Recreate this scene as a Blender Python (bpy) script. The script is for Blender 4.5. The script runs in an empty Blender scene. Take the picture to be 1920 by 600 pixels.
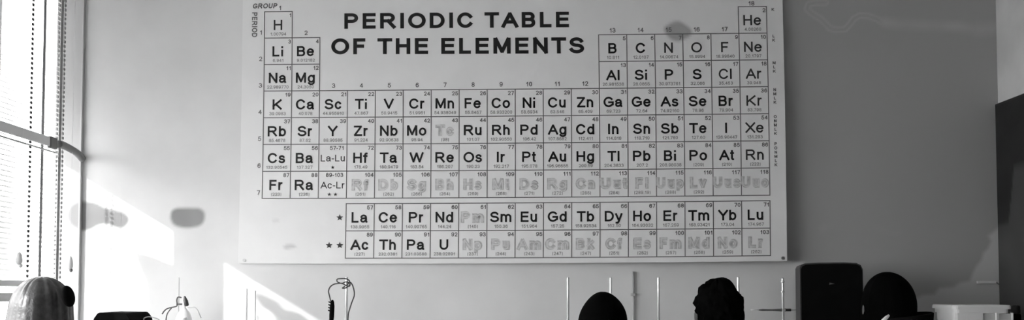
import bpy, bmesh, math, random
import numpy as np
from mathutils import Vector, Matrix, noise

S = bpy.context.scene
COL = S.collection
random.seed(7)

# ------------------------------------------------------------------ camera
CAMZ, F, PX, PY, TH = 1.2, 1650.0, 960.0, 477.0, math.radians(2.36)
D = 4.2                                   # distance of the poster wall
cam_d = bpy.data.cameras.new('camera'); cam = bpy.data.objects.new('camera', cam_d); COL.objects.link(cam)
cam.location = (0, 0, CAMZ); cam.rotation_euler = (math.pi / 2 + TH, 0, 0)
cam_d.sensor_width = 36; cam_d.lens = F / 1920 * 36; cam_d.shift_y = (PY - 300) / 1920
cam_d.clip_start = 0.05; cam_d.clip_end = 200
S.camera = cam


def U(px, py, Y):
    """world point seen at photo pixel (px,py) on the vertical plane at distance Y"""
    c, s = math.cos(TH), math.sin(TH)
    up = PY - py
    d = (px - PX, F * c - up * s, F * s + up * c)
    k = Y / d[1]
    return Vector((d[0] * k, Y, CAMZ + d[2] * k))


def UX(px, py, X):
    """same, on the vertical plane of the side wall at X"""
    c, s = math.cos(TH), math.sin(TH)
    up = PY - py
    d = (px - PX, F * c - up * s, F * s + up * c)
    k = X / d[0]
    return Vector((X, d[1] * k, CAMZ + d[2] * k))


# ------------------------------------------------------------------ materials
def mat(name, v, rough=0.6, spec=0.5, var=0.0, scale=6.0, metal=0.0, bump=0.0, trans=0.0, detail=6.0):
    m = bpy.data.materials.new(name); m.use_nodes = True
    nt = m.node_tree; b = nt.nodes['Principled BSDF']
    b.inputs['Roughness'].default_value = rough
    b.inputs['Specular IOR Level'].default_value = spec
    b.inputs['Metallic'].default_value = metal
    b.inputs['Base Color'].default_value = (v, v, v, 1)
    tc = nt.nodes.new('ShaderNodeTexCoord')
    nz = nt.nodes.new('ShaderNodeTexNoise'); nz.inputs['Scale'].default_value = scale; nz.inputs['Detail'].default_value = detail
    nt.links.new(tc.outputs['Object'], nz.inputs['Vector'])
    mr = nt.nodes.new('ShaderNodeMapRange')
    mr.inputs['To Min'].default_value = v * (1 - var); mr.inputs['To Max'].default_value = v * (1 + var)
    mr.inputs['From Min'].default_value = .3; mr.inputs['From Max'].default_value = .7
    nt.links.new(nz.outputs['Fac'], mr.inputs['Value'])
    nt.links.new(mr.outputs['Result'], b.inputs['Base Color'])
    if bump:
        bp = nt.nodes.new('ShaderNodeBump'); bp.inputs['Strength'].default_value = bump; bp.inputs['Distance'].default_value = .01
        nt.links.new(nz.outputs['Fac'], bp.inputs['Height']); nt.links.new(bp.outputs['Normal'], b.inputs['Normal'])
    if trans:
        tr = nt.nodes.new('ShaderNodeBsdfTranslucent'); tr.inputs['Color'].default_value = (v, v, v, 1)
        mx = nt.nodes.new('ShaderNodeMixShader'); mx.inputs[0].default_value = trans
        out = nt.nodes['Material Output']
        nt.links.new(b.outputs[0], mx.inputs[1]); nt.links.new(tr.outputs[0], mx.inputs[2])
        nt.links.new(mx.outputs[0], out.inputs['Surface'])
    return m


def stain_mat(name, v, stain_v, light_v, var=.04, scale=5, rough=.75, spec=.25, attr='stain', attr2='patch', base2=None):
    """paint with stains (dark marks), paler areas, painted-in light and shade, all stored per vertex"""
    m = mat(name, v, rough, spec, var, scale)
    nt = m.node_tree; b = nt.nodes['Principled BSDF']
    src = b.inputs['Base Color'].links[0].from_socket
    def layer(src, an, val):
        a = nt.nodes.new('ShaderNodeAttribute'); a.attribute_name = an
        mx = nt.nodes.new('ShaderNodeMix'); mx.data_type = 'RGBA'
        nt.links.new(a.outputs['Fac'], mx.inputs['Factor'])
        nt.links.new(src, mx.inputs['A']); mx.inputs['B'].default_value = (val, val, val, 1)
        return mx.outputs['Result']
    if base2 is not None:
        src = layer(src, 'wall_shade', base2)
    src = layer(src, attr2, light_v)
    src = layer(src, attr, stain_v)
    nt.links.new(src, b.inputs['Base Color'])
    return m


def glass_mat(name):
    m = bpy.data.materials.new(name); m.use_nodes = True
    nt = m.node_tree; nt.nodes.remove(nt.nodes['Principled BSDF'])
    t = nt.nodes.new('ShaderNodeBsdfTransparent'); t.inputs[0].default_value = (.96, .96, .96, 1)
    g = nt.nodes.new('ShaderNodeBsdfGlossy'); g.inputs['Roughness'].default_value = .02
    mx = nt.nodes.new('ShaderNodeMixShader'); mx.inputs[0].default_value = .05
    nt.links.new(t.outputs[0], mx.inputs[1]); nt.links.new(g.outputs[0], mx.inputs[2])
    nt.links.new(mx.outputs[0], nt.nodes['Material Output'].inputs['Surface'])
    return m


M = dict(
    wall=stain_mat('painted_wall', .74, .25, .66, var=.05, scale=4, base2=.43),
    side=mat('side_wall_paint', .72, .8, .2, .10, 5),
    room=mat('room_paint', .36, .8, .2, .04, 3),
    ceiling=mat('ceiling_paint', .68, .9, .1, .03, 3),
    floor=mat('floor_vinyl', .50, .45, .4, .12, 4),
    paper=stain_mat('poster_vinyl', .82, .30, .82, var=.03, scale=6, rough=.5, spec=.3),
    ink=mat('black_ink', .012, .5, .3),
    ink_gas=mat('dark_grey_ink', .045, .5, .3),
    ink_line=mat('grid_grey_ink', .16, .5, .3),
    ink_num=mat('number_grey_ink', .13, .5, .3),
    ink_mass=mat('mass_grey_ink', .29, .5, .3),
    ink_out=mat('outline_grey_ink', .54, .5, .3, .25, 60),
    ink_in=mat('outline_fill_ink', .70, .5, .3),
    white=mat('white_paint', .80, .45, .4, .02),
    slat=mat('blind_slat_white', .90, .5, .3, .02, trans=.6),
    rail=mat('blind_rail_grey', .70, .5, .4, .05),
    railedge=mat('blind_rail_thin', .7, .5, .4, .05),
    cord=mat('blind_cord_grey', .07, .8, .2, .1),
    cordl=mat('blind_tape_grey', .3, .8, .2, .1),
    joint=mat('dark_grey', .16, .5, .4, .1),
    glass=glass_mat('window_glass'),
    canvas=mat('sunblocker_canvas', .85, .9, .1, .02, trans=.16),
    ground=mat('pale_paving', .45, .9, .1, .08, 2),
    blocker_grey=mat('blocker_rough', .12, .8, .2, .3, 20, bump=.5),
    arm_blocker_grey=mat('arm_blocker_grey', .10, .9, .2, .3, 20, bump=.5),
    rod=mat('rod_steel', .97, .22, .8, .01, metal=.55),
    rodgrey=mat('conduit_grey', .48, .6, .3, .05),
    iron=mat('cast_iron_grey', .06, .5, .4, .2),
    wire=mat('grey_wire', .05, .5, .4, .1),
    black=mat('black_plastic', .004, .8, .03, .2, 30),
    blackgl=mat('black_gloss_plastic', .012, .3, .5, .2, 30),
    side_grey=mat('cabinet_side_grey', .05, .6, .3, .2, 30),
    bench=mat('bench_laminate', .42, .5, .4, .1, 6),
    benchfront=mat('bench_front', .12, .6, .3, .1, 6),
    tub=mat('tub_white_plastic', .95, .4, .4, .02),
    bulb=mat('flask_white_glass', .9, .15, .6, .01, trans=.3),
    badge=mat('badge_silver', .10, .3, .5, .1),
    board=mat('dark_board', .022, .5, .3, .3, 7),
    boardface=stain_mat('board_face', .028, .02, .085, var=.2, scale=7, rough=.6, spec=.2),
    board_pale=mat('board_pale_grey', .10, .9, .1, .3, 9),
    skin=mat('skin', .10, .6, .3, .05),
    hair_black=mat('hair_black', .002, .9, .02, .2, 60),
    hair_brown=mat('hair_brown', .030, .38, .6, .5, 45, bump=.3),
    cloth_black=mat('cloth_black', .003, .9, .02, .2, 40),
    cloth_dark=mat('cloth_dark', .008, .9, .02, .2, 40),
    cloth_grey=mat('cloth_grey', .08, .9, .1, .2, 40),
    denim=mat('denim', .03, .9, .1, .3, 60),
    shoe=mat('shoe_rubber', .02, .6, .3, .1),
    strip=mat('white_strip', .85, .4, .4, .02),
)


# ------------------------------------------------------------------ helpers
def obj(name, bm, m, parent=None, smooth=False):
    me = bpy.data.meshes.new(name)
    if isinstance(bm, bmesh.types.BMesh):
        bmesh.ops.recalc_face_normals(bm, faces=bm.faces)
        bm.to_mesh(me); bm.free()
    else:
        me = bm
    me.name = name
    if not me.materials:
        me.materials.append(M[m] if isinstance(m, str) else m)
    for p in me.polygons:
        p.use_smooth = smooth
    o = bpy.data.objects.new(name, me); COL.objects.link(o)
    if parent:
        o.parent = parent
    return o


def tag(o, label, cat, group=None):
    o['label'] = label; o['category'] = cat
    if group: o['group'] = group
    return o


def thing(name, label, cat, loc=(0, 0, 0), rz=0, group=None):
    o = bpy.data.objects.new(name, None); COL.objects.link(o); o.empty_display_size = .1
    o.location = loc; o.rotation_euler = (0, 0, rz)
    return tag(o, label, cat, group)


def struct(name, bm, m, parent=None, smooth=False):
    o = obj(name, bm, m, parent, smooth)
    if not parent: o['kind'] = 'structure'
    return o


def box(bm, x0, x1, y0, y1, z0, z1, bev=0.0, seg=2, mtx=None):
    vs = [bm.verts.new((x, y, z)) for x in (x0, x1) for y in (y0, y1) for z in (z0, z1)]
    q = [(0, 1, 3, 2), (4, 6, 7, 5), (0, 4, 5, 1), (2, 3, 7, 6), (0, 2, 6, 4), (1, 5, 7, 3)]
    fs = [bm.faces.new([vs[i] for i in f]) for f in q]
    if bev:
        es = list({e for f in fs for e in f.edges})
        r = bmesh.ops.bevel(bm, geom=es, offset=bev, segments=seg, profile=.5, affect='EDGES', clamp_overlap=True)
        vs = list({v for f in r['faces'] for v in f.verts} | {v for v in vs if v.is_valid})
    if mtx: bmesh.ops.transform(bm, matrix=mtx, verts=[v for v in vs if v.is_valid])
    return bm


def B(*a, **k):
    return box(bmesh.new(), *a, **k)


def catmull(pts, n=8):
    P = [Vector(p) for p in pts]; out = []
    for i in range(len(P) - 1):
        p0 = P[max(i - 1, 0)]; p1 = P[i]; p2 = P[i + 1]; p3 = P[min(i + 2, len(P) - 1)]
        for j in range(n):
            t = j / n
            out.append(.5 * ((2 * p1) + (p2 - p0) * t + (2 * p0 - 5 * p1 + 4 * p2 - p3) * t * t + (3 * p1 - p0 - 3 * p2 + p3) * t ** 3))
    out.append(P[-1]); return out


def tube(bm, pts, r, seg=10):
    pts = [Vector(p) for p in pts]; rings = []
    rr = r if isinstance(r, (list, tuple)) else [r] * len(pts)
    up = Vector((0.31, .17, .93)).normalized()
    for i, p in enumerate(pts):
        t = (pts[min(i + 1, len(pts) - 1)] - pts[max(i - 1, 0)]).normalized()
        a = t.cross(up)
        if a.length < .05: a = t.cross(Vector((1, 0, 0)))
        a.normalize(); b = t.cross(a).normalized()
        up = b if abs(t.dot(b)) < .9 else up
        rings.append([bm.verts.new(p + (a * math.cos(q) + b * math.sin(q)) * rr[i]) for q in [2 * math.pi * k / seg for k in range(seg)]])
    for i in range(len(rings) - 1):
        A, C = rings[i], rings[i + 1]
        best = min(range(seg), key=lambda s: (A[0].co - C[s].co).length)
        for k in range(seg):
            bm.faces.new((A[k], A[(k + 1) % seg], C[(k + 1 + best) % seg], C[(k + best) % seg]))
    bm.faces.new(rings[0][::-1]); bm.faces.new(rings[-1])
    return bm


def lathe(bm, prof, c=(0, 0, 0), seg=28, sx=1, sy=1):
    rings = []
    for r, z in prof:
        rings.append([bm.verts.new((c[0] + sx * r * math.cos(2 * math.pi * k / seg), c[1] + sy * r * math.sin(2 * math.pi * k / seg), c[2] + z)) for k in range(seg)])
    for A, C in zip(rings, rings[1:]):
        for k in range(seg):
            bm.faces.new((A[k], A[(k + 1) % seg], C[(k + 1) % seg], C[k]))
    bm.faces.new(rings[0][::-1]); bm.faces.new(rings[-1])
    return bm


def ellipsoid(bm, c, r, rot=None, seg=24):
    g = bmesh.ops.create_uvsphere(bm, u_segments=seg, v_segments=seg // 2 + 2, radius=1)
    m = Matrix.Translation(c) @ (rot or Matrix.Identity(4)) @ Matrix.Diagonal((r[0], r[1], r[2], 1))
    bmesh.ops.transform(bm, matrix=m, verts=g['verts'])
    return bm


# ------------------------------------------------------------------ the room
XL, XR, XG = U(152, 440, D).x, U(1877, 440, D).x, U(152, 440, D).x - .115
YB, ZC = -3.0, 3.05
WZ0, WZ1 = .86, 2.86                     # window sill and head
WY0 = 0.2                                 # windows run from here to the corner


def in_poly(x, y, poly):
    c = np.zeros(x.shape, bool); n = len(poly)
    for i in range(n):
        x1, y1 = poly[i]; x2, y2 = poly[(i + 1) % n]
        if y1 == y2: continue
        c ^= ((y1 > y) != (y2 > y)) & (x < (x2 - x1) * (y - y1) / (y2 - y1) + x1)
    return c


def dist_line(x, y, pts):
    d = np.full(x.shape, 1e9)
    for (x1, y1), (x2, y2) in zip(pts, pts[1:]):
        L = (x2 - x1) ** 2 + (y2 - y1) ** 2
        t = np.clip(((x - x1) * (x2 - x1) + (y - y1) * (y2 - y1)) / L, 0, 1)
        d = np.minimum(d, np.hypot(x - x1 - t * (x2 - x1), y - y1 - t * (y2 - y1)))
    return d


def soft_poly(x, y, poly, w):
    ins = in_poly(x, y, poly); d = dist_line(x, y, poly + [poly[0]])
    return np.clip(.5 + np.where(ins, d, -d) / w, 0, 1)


def wp(pts, Y=D):                         # photo pixels to wall-plane (x, z)
    return [(U(a, b, Y).x, U(a, b, Y).z) for a, b in pts]


def smooth_closed(pts, n=6):
    P = pts[-1:] + pts + pts[:2]; out = []
    v = [Vector((a, b, 0)) for a, b in P]
    for i in range(1, len(v) - 2):
        for j in range(n):
            t = j / n
            p0, p1, p2, p3 = v[i - 1], v[i], v[i + 1], v[i + 2]
            q = .5 * ((2 * p1) + (p2 - p0) * t + (2 * p0 - 5 * p1 + 4 * p2 - p3) * t * t + (3 * p1 - p0 - 3 * p2 + p3) * t ** 3)
            out.append((q.x, q.y))
    return out


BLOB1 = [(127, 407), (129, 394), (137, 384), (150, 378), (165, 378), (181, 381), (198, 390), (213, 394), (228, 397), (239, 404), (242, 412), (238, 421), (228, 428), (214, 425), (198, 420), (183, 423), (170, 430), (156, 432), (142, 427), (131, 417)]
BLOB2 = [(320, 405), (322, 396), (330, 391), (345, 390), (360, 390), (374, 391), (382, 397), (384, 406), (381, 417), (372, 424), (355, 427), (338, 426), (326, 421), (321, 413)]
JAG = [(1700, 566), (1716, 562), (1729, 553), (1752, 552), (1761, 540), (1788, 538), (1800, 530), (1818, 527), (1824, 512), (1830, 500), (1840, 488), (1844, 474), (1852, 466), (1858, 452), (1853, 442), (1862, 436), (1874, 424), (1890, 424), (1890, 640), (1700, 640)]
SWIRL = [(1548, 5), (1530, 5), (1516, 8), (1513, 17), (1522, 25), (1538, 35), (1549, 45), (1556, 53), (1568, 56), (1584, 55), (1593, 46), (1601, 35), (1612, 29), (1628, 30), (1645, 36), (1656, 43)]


def grid_wall(name, x0, x1, z0, z1, Y, step):
    nx = int((x1 - x0) / step) + 1; nz = int((z1 - z0) / step) + 1
    xs = np.linspace(x0, x1, nx); zs = np.linspace(z0, z1, nz)
    X, Z = np.meshgrid(xs, zs)
    co = np.stack([X.ravel(), np.full(X.size, Y), Z.ravel()], 1)
    i = np.arange((nz - 1) * nx).reshape(nz - 1, nx)[:, :-1].ravel()
    faces = np.stack([i, i + 1, i + nx + 1, i + nx], 1)
    me = bpy.data.meshes.new(name)
    me.from_pydata(co.tolist(), [], faces.tolist())
    return me, X.ravel(), Z.ravel()


def set_attr(me, name, arr):
    a = me.attributes.new(name, 'FLOAT', 'POINT'); a.data.foreach_set('value', arr.astype(np.float32))


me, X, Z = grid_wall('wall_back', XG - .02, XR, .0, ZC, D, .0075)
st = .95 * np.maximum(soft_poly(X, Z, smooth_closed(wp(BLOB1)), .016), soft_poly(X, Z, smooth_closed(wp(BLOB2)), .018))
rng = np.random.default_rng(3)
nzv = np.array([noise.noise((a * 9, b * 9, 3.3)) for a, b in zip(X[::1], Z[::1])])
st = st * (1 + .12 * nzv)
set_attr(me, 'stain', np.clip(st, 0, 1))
pat = .9 * soft_poly(X, Z, wp(JAG), .02)  # area beyond the loudspeaker's shadow, its light painted in as a lighter tone
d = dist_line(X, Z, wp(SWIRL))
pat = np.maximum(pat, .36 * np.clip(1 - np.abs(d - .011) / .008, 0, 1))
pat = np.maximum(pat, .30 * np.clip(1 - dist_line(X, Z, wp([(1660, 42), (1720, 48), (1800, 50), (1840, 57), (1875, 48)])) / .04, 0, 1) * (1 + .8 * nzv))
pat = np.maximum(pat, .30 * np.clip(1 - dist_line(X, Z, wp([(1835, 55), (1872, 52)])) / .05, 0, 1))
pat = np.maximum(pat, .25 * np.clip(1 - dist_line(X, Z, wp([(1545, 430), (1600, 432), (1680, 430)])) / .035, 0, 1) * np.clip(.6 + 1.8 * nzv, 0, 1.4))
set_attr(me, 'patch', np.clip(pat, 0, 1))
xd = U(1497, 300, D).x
set_attr(me, 'wall_shade', np.clip(np.maximum(np.maximum((X - xd) / .03, np.clip((X - U(1467, 300, D).x) / .01, 0, 1) * np.clip((Z - U(1480, 494, D).z) / .015, 0, 1)), 1.0 * np.clip((XL - .004 - X) / .006, 0, 1)), 0, 1))  # painted shade: the poster's shadow strip, the wall beyond it, the window jamb
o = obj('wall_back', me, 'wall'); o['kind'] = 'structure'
# thickness behind the painted face
struct('wall_back_core', B(XG - .02, XR + .2, D + .004, D + .2, 0, ZC), 'room')

# left wall: below sill, above head, and the part behind the photographer
bm = bmesh.new()
box(bm, XL - .25, XL, YB, D, 0, WZ0)
box(bm, XL - .25, XL, YB, D, WZ1, ZC)
box(bm, XL - .25, XL, YB, WY0, WZ0, WZ1)
struct('wall_left', bm, 'side')
struct('wall_right', B(XR, XR + .2, YB, D, 0, ZC), 'side')
struct('wall_front', B(XL - .25, XR + .2, YB - .2, YB, 0, ZC), 'room')
struct('floor', B(XL - .25, XR + .2, YB - .2, D + .2, -.12, 0), 'floor')
struct('ceiling', B(XL - .25, XR + .2, YB - .2, D + .2, ZC, ZC + .15), 'ceiling')
struct('ground_outside', B(XL - 30, XL - .25, -15, 25, -.2, -.15), 'ground')
# recess side beyond the jamb, so the corner of the wall is closed outside the glass
struct('trim_corner', B(XL - .006, XL + .002, D - .018, D, WZ0, WZ1, bev=.002), 'rodgrey')

# window frame: head, sill rail, mullions, transom; panes
kx, slope = 1.2, 0.0
pA, pB = U(182.5, 346, D), U(590, 595, D)
slope = (pA.z - pB.z) / (pB.x - pA.x)
z_edge = pA.z + slope * (pA.x - XL)        # height of the sun's upper edge at the wall plane
sun_d = Vector((kx, 1.0, -kx * slope)).normalized()
mull_hi = D - (U(338, 470, D).x - XG) / kx
mull_lo = D - (U(420, 530, D).x - XG) / kx
win = bpy.data.objects.new('window_1', None); COL.objects.link(win); win['kind'] = 'structure'
win.location = (XG, 2.3, WZ0)


def wchild(name, bm, m, smooth=False):
    o = obj(name, bm, m, win, smooth)
    o.matrix_parent_inverse = Matrix.Translation(win.location).inverted()
    return o


bm = bmesh.new()
box(bm, XG - .03, XG + .03, WY0, D, WZ1 - .05, WZ1, bev=.004)
box(bm, XG - .03, XG + .03, WY0, D, WZ0, WZ0 + .05, bev=.004)
wchild('frame', bm, 'white')
ml = [(mull_lo, mull_hi)]
while ml[-1][0] > WY0 + 1.2:
    ml.append((ml[-1][0] - 1.25, ml[-1][0] - 1.12))
for a, b in ml:
    wchild('mullion', B(XG - .035, XG + .002, a, b, WZ0 + .05, WZ1 - .05, bev=.004), 'white')
ys = [D] + [v for a, b in ml for v in (b, a)] + [WY0]
for i in range(0, len(ys), 2):
    wchild('pane', B(XG - .003, XG + .003, ys[i + 1], ys[i], WZ0 + .05, WZ1 - .05), 'glass')
wchild('sill', B(XL - .10, XL + .02, WY0, D - .04, WZ0 - .03, WZ0, bev=.004), 'white')

# ------------------------------------------------------------------ venetian blind in the recess
XB = XL - .038                              # blind plane
YA, YE = 3.30, UX(112, 400, XL - .038).y                     # its two ends
zb = UX(0, 530, XL).z
blind = thing('venetian_blind', 'white slatted venetian blind hanging in the bright window', 'blind', (XB, (YA + YE) / 2, zb))


def pchild(parent, name, bm, m, smooth=False):
    o = obj(name, bm, m, parent, smooth)
    o.matrix_parent_inverse = (Matrix.Translation(parent.location) @ parent.rotation_euler.to_matrix().to_4x4()).inverted()
    return o


bm = bmesh.new()
z = zb + .035; ta = math.atan(slope)
while z < WZ1 - .06:
    m = Matrix.Translation((XB, 0, z)) @ Matrix.Rotation(ta - math.radians(2.5), 4, 'Y')
    box(bm, -.0125, .0125, YA, YE, -.00025, .00025, mtx=m)
    z += .0215
pchild(blind, 'slats', bm, 'slat')
pchild(blind, 'headrail', B(XB - .018, XB + .018, YA, YE, WZ1 - .05, WZ1 - .005, bev=.003), 'white')
pchild(blind, 'bottom_rail', B(XB - .014, XB + .014, YA, YE - .02, zb - .015, zb + .012, bev=.004), 'railedge')


def ladder(Y, dots, w, m):
    bm = bmesh.new()
    for dx in (-.0135, .0135):
        if dots and (w > .001 or dx > 0): tube(bm, [(XB + dx, Y, zb), (XB + dx, Y, WZ1 - .05)], w, 6)
    if not dots:                             # woven tape, turned edge-on to the sun
        m = Matrix.Translation((XB + .018, Y, 0)) @ Matrix.Rotation(math.atan2(sun_d.y, sun_d.x), 4, 'Z')
        box(bm, -w, w, -.0006, .0006, zb, WZ1 - .05, mtx=m)
    if dots:
        z = zb + .03
        while z < WZ1 - .06:
            for dx in ((-.0135, .0135) if w > .001 else (.0135,)): box(bm, XB + dx - .003, XB + dx + .003, Y - .0055, Y + .0055, z - .006, z + .006, bev=.001, seg=1)
            z += .0215
    return bm


for px, dots, w, m in [(48, True, .0008, 'cord'), (69, False, .0055, 'cordl'), (102, False, .0055, 'cordl'), (109, True, .0012, 'cordl'), ]:
    pchild(blind, 'ladder_cord', ladder(UX(px, 400, XB).y, dots, w, m), m)

# long rail across the blind at the inner wall face, its shaded end painted dark
za = .5 * (UX(0, 228, XL).z + UX(90, 254, XL).z); zc = .5 * (UX(0, 248, XL).z + UX(90, 272, XL).z)
y90, y104 = UX(91, 265, XL).y, UX(104, 268, XL).y
rail = thing('window_rail', 'long grey rail crossing the window and blind, sloping in view to the corner', 'rail', (XL, 3.7, zc))
pchild(rail, 'bar', B(XL - .006, XL + .008, 2.6, y90, zc, za, bev=.004), 'rail')
o = pchild(rail, 'shaded_bar_end', B(XL - .008, XL + .012, y90, y104, zc - .006, za + .004, bev=.006), 'joint'); o['label'] = 'shaded end of the rail, painted dark'
zl = UX(2, 256, XL).z
pchild(rail, 'thin_rod', tube(bmesh.new(), [(XL + .004, 2.6, zl), (XL + .004, y104 - .01, zl)], .004, 8), 'rodgrey')
pts = [(XL + .008, y104 + .012, .5 * (za + zc)), (XL + .007, y104 + .06, .5 * (za + zc) + .002), (XL + .005, D - .07, .5 * (za + zc) - .012), (XL + .004, D - .012, .5 * (za + zc) - .032)]
bm = tube(bmesh.new(), catmull(pts, 6), .017, 12)
pchild(rail, 'shaded_bar_tail', bm, 'joint', True)  # the bar's shaded run to the corner, also coloured dark

# lower rail on the wall face under the blind
z1, z2 = UX(0, 549, XL).z, UX(0, 566, XL).z
low = tag(obj('window_ledge', B(XL - .05, XL + .006, 2.6, UX(36, 555, XL).y, z2, z1, bev=.003), 'rail'), 'grey horizontal ledge across the window under the blind', 'ledge')

# cord tassels
def tassel(px, py, py_top, sc, label, m1, m2):
    p = UX(px, py, XL + .012)
    t = thing('cord_tassel', label, 'tassel', (p.x, p.y, p.z), 0)
    prof = [(.001, .020), (.0045, .018), (.008, .008), (.010, -.004), (.0095, -.014), (.006, -.020), (.001, -.022)]
    pchild(t, 'bead', lathe(bmesh.new(), [(a * sc, b * sc) for a, b in prof], p, 16), m1, True)
    pchild(t, 'tip', lathe(bmesh.new(), [(.001, .007), (.006, .004), (.0085, -.004), (.005, -.011), (.001, -.012)], p + Vector((.004, .004, -.022 * sc)), 14), m2, True)
    pchild(t, 'cord', tube(bmesh.new(), [p + Vector((0, 0, .018 * sc)), (p.x, p.y, WZ1 - .05)], .0006, 6), 'white')


tassel(131, 492, 0, 1.5, 'grey pull tassel with dark tip hanging near the wall corner', 'rail', 'joint')
tassel(36, 484, 0, 1.3, 'pale grey pull tassel hanging in front of the bright blind', 'railedge', 'railedge')

# ------------------------------------------------------------------ added outside to shape the sun: canvas awning, shrub, branch
e = .5
ze = z_edge + slope * e
bm = bmesh.new()
x1, x2 = XL - .252, XL - e
prof = [(x1, WZ1 + .12), (x2, ze + .0), (x2 - .004, ze), (x1, WZ1 + .15)]
for y0, y1 in [(-.2, 6.5)]:
    a = [bm.verts.new((x, y0, z)) for x, z in prof]; b = [bm.verts.new((x, y1, z)) for x, z in prof]
    for i in range(4):
        bm.faces.new((a[i], a[(i + 1) % 4], b[(i + 1) % 4], b[i]))
    bm.faces.new(a[::-1]); bm.faces.new(b)
sun_block = thing('sunblocker', 'unseen white canvas awning on posts sloping down outside the window', 'sunblocker', (XL - e, 3.0, -.15))
pchild(sun_block, 'canvas', bm, 'canvas')
for yy in (-.15, 6.45):
    pchild(sun_block, 'post', tube(bmesh.new(), [(XL - e + .004, yy, -.15), (XL - e + .004, yy, ze - .0)], .022, 12), 'white')


def caster(name, outline_px, dist, depth, m, label, cat):
    """an added, unseen solid beyond the window; its outline is what the sun throws on the wall"""
    poly = [U(a, b, D) - sun_d * dist for a, b in outline_px]
    bm = bmesh.new()
    low = [b >= 1000 for a, b in outline_px]
    ax = sun_d * depth
    n = len(poly); c = sum(poly, Vector()) / n
    rings = []
    for k, sc in [(-.5, .7), (-.3, .93), (0, 1), (.3, .93), (.5, .7)]:
        q = [c + (p - c) * sc + ax * k for p in poly]
        for i, p in enumerate(q):
            if low[i]: p.z = -.15
        rings.append([bm.verts.new(p) for p in q])
    for A, C in zip(rings, rings[1:]):
        for i in range(n):
            bm.faces.new((A[i], A[(i + 1) % n], C[(i + 1) % n], C[i]))
    bm.faces.new(rings[0][::-1]); bm.faces.new(rings[-1])
    return tag(obj(name, bm, m, smooth=True), label, cat)


blocker_outline = smooth_closed([(254, 474), (264, 476), (285, 482), (310, 492), (338, 503), (360, 520), (380, 580), (385, 640), (380, 1000), (250, 1000), (245, 660), (252, 630), (263, 600), (273, 570), (276, 545), (272, 520), (265, 500)], 4)
caster('round_blocker', blocker_outline, 1.3, .12, 'blocker_grey', 'added rounded shrub standing close outside the window', 'blocker')
arm_outline = smooth_closed([(480, 549), (487, 550), (500, 556), (516, 563), (521, 565), (525, 570), (529, 577), (538, 583), (552, 584), (564, 589), (574, 597), (586, 612), (600, 650), (600, 1000), (530, 1000), (525, 640), (520, 602), (511, 583), (500, 570), (490, 563), (481, 560), (479, 554)], 3)
caster('arm_blocker', arm_outline, 2.2, .04, 'arm_blocker_grey', 'added arm-shaped branch leaning outside the window', 'shadowcaster')

# ------------------------------------------------------------------ poster geometry
GP = [(0, 0, 497.3, 22.3), (1, 0, 548.5, 22), (0, 1, 497, 71), (2, 1, 598.7, 69.5), (0, 2, 495.7, 121.7), (2, 2, 598, 120.3),
      (0, 3, 495, 171), (2, 3, 597, 169.7), (0, 4, 494.5, 220.5), (0, 5, 493.7, 271), (0, 6, 492.2, 321.3), (0, 7, 491.6, 372),
      (5, 3, 755.4, 168.6), (5, 7, 755.2, 371.3), (2, 7, 595.6, 371.5), (10, 3, 1018.5, 167.6), (10, 7, 1018.5, 370),
      (6, 4, 755 + 52.9, 218.2), (9, 5, 966, 269), (9, 6, 966, 319), (12, 3, 1124.3, 166.5), (14, 3, 1230.9, 166), (12, 4, 1124.3, 215.8), (14, 5, 1230.9, 267.2), (12, 6, 1124.3, 316.2), (14, 7, 1231, 368.2),
      (17, 0, 1384, 12), (18, 0, 1435.7, 12), (17, 1, 1385.7, 62.3), (18, 1, 1437.3, 62.3), (15, 1, 1281.7, 62.5), (18, 2, 1438.3, 113.2), (18, 3, 1440, 162.7), (18, 4, 1442, 212),
      (18, 5, 1442.6, 263.5), (18, 6, 1443.3, 314.9), (18, 7, 1443.8, 366), (3, 7.2, 648.7, 381.8), (3, 8.2, 648.7, 433), (3, 9.2, 648.7, 484.5),
      (18, 7.2, 1443.7, 376), (18, 8.2, 1443.7, 427.3), (18, 9.2, 1443.7, 479.8)]
A = np.array(GP)


def terms(u, v):
    u = np.asarray(u, float); v = np.asarray(v, float)
    return np.stack([np.ones_like(u), u, v, u * v, u * u, v * v, u * u * v], -1)


CX = np.linalg.lstsq(terms(A[:, 0], A[:, 1]), A[:, 2], rcond=None)[0]
CY = np.linalg.lstsq(terms(A[:, 0], A[:, 1]), A[:, 3], rcond=None)[0]


def uv2px(u, v):
    t = terms(u, v); return t @ CX, t @ CY


def px2uv(x, y):
    u, v = (x - 495) / 52.6, (y - 20) / 50.5
    for _ in range(8):
        a, b = uv2px(u, v); u += (x - a) / 52.6; v += (y - b) / 50.5
    return float(u), float(v)


def stand(u, v):
    """how far the sheet stands off the wall"""
    t = np.clip((np.asarray(u) + .8) / 19.4, 0, 1)
    g = 1 - .78 * np.exp(-(np.asarray(v) + .7) / 3.2)
    return .012 + .072 * (t ** 1.3) * g


def uvP(u, v, off=0.0):
    """poster coordinates (arrays) to world points"""
    u = np.asarray(u, float); v = np.asarray(v, float)
    px, py = uv2px(u, v)
    Y = D - stand(u, v) - off
    c, s = math.cos(TH), math.sin(TH); up = PY - py
    dy = F * c - up * s; k = Y / dy
    return np.stack([(px - PX) * k, Y, CAMZ + (F * s + up * c) * k], -1)


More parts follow.
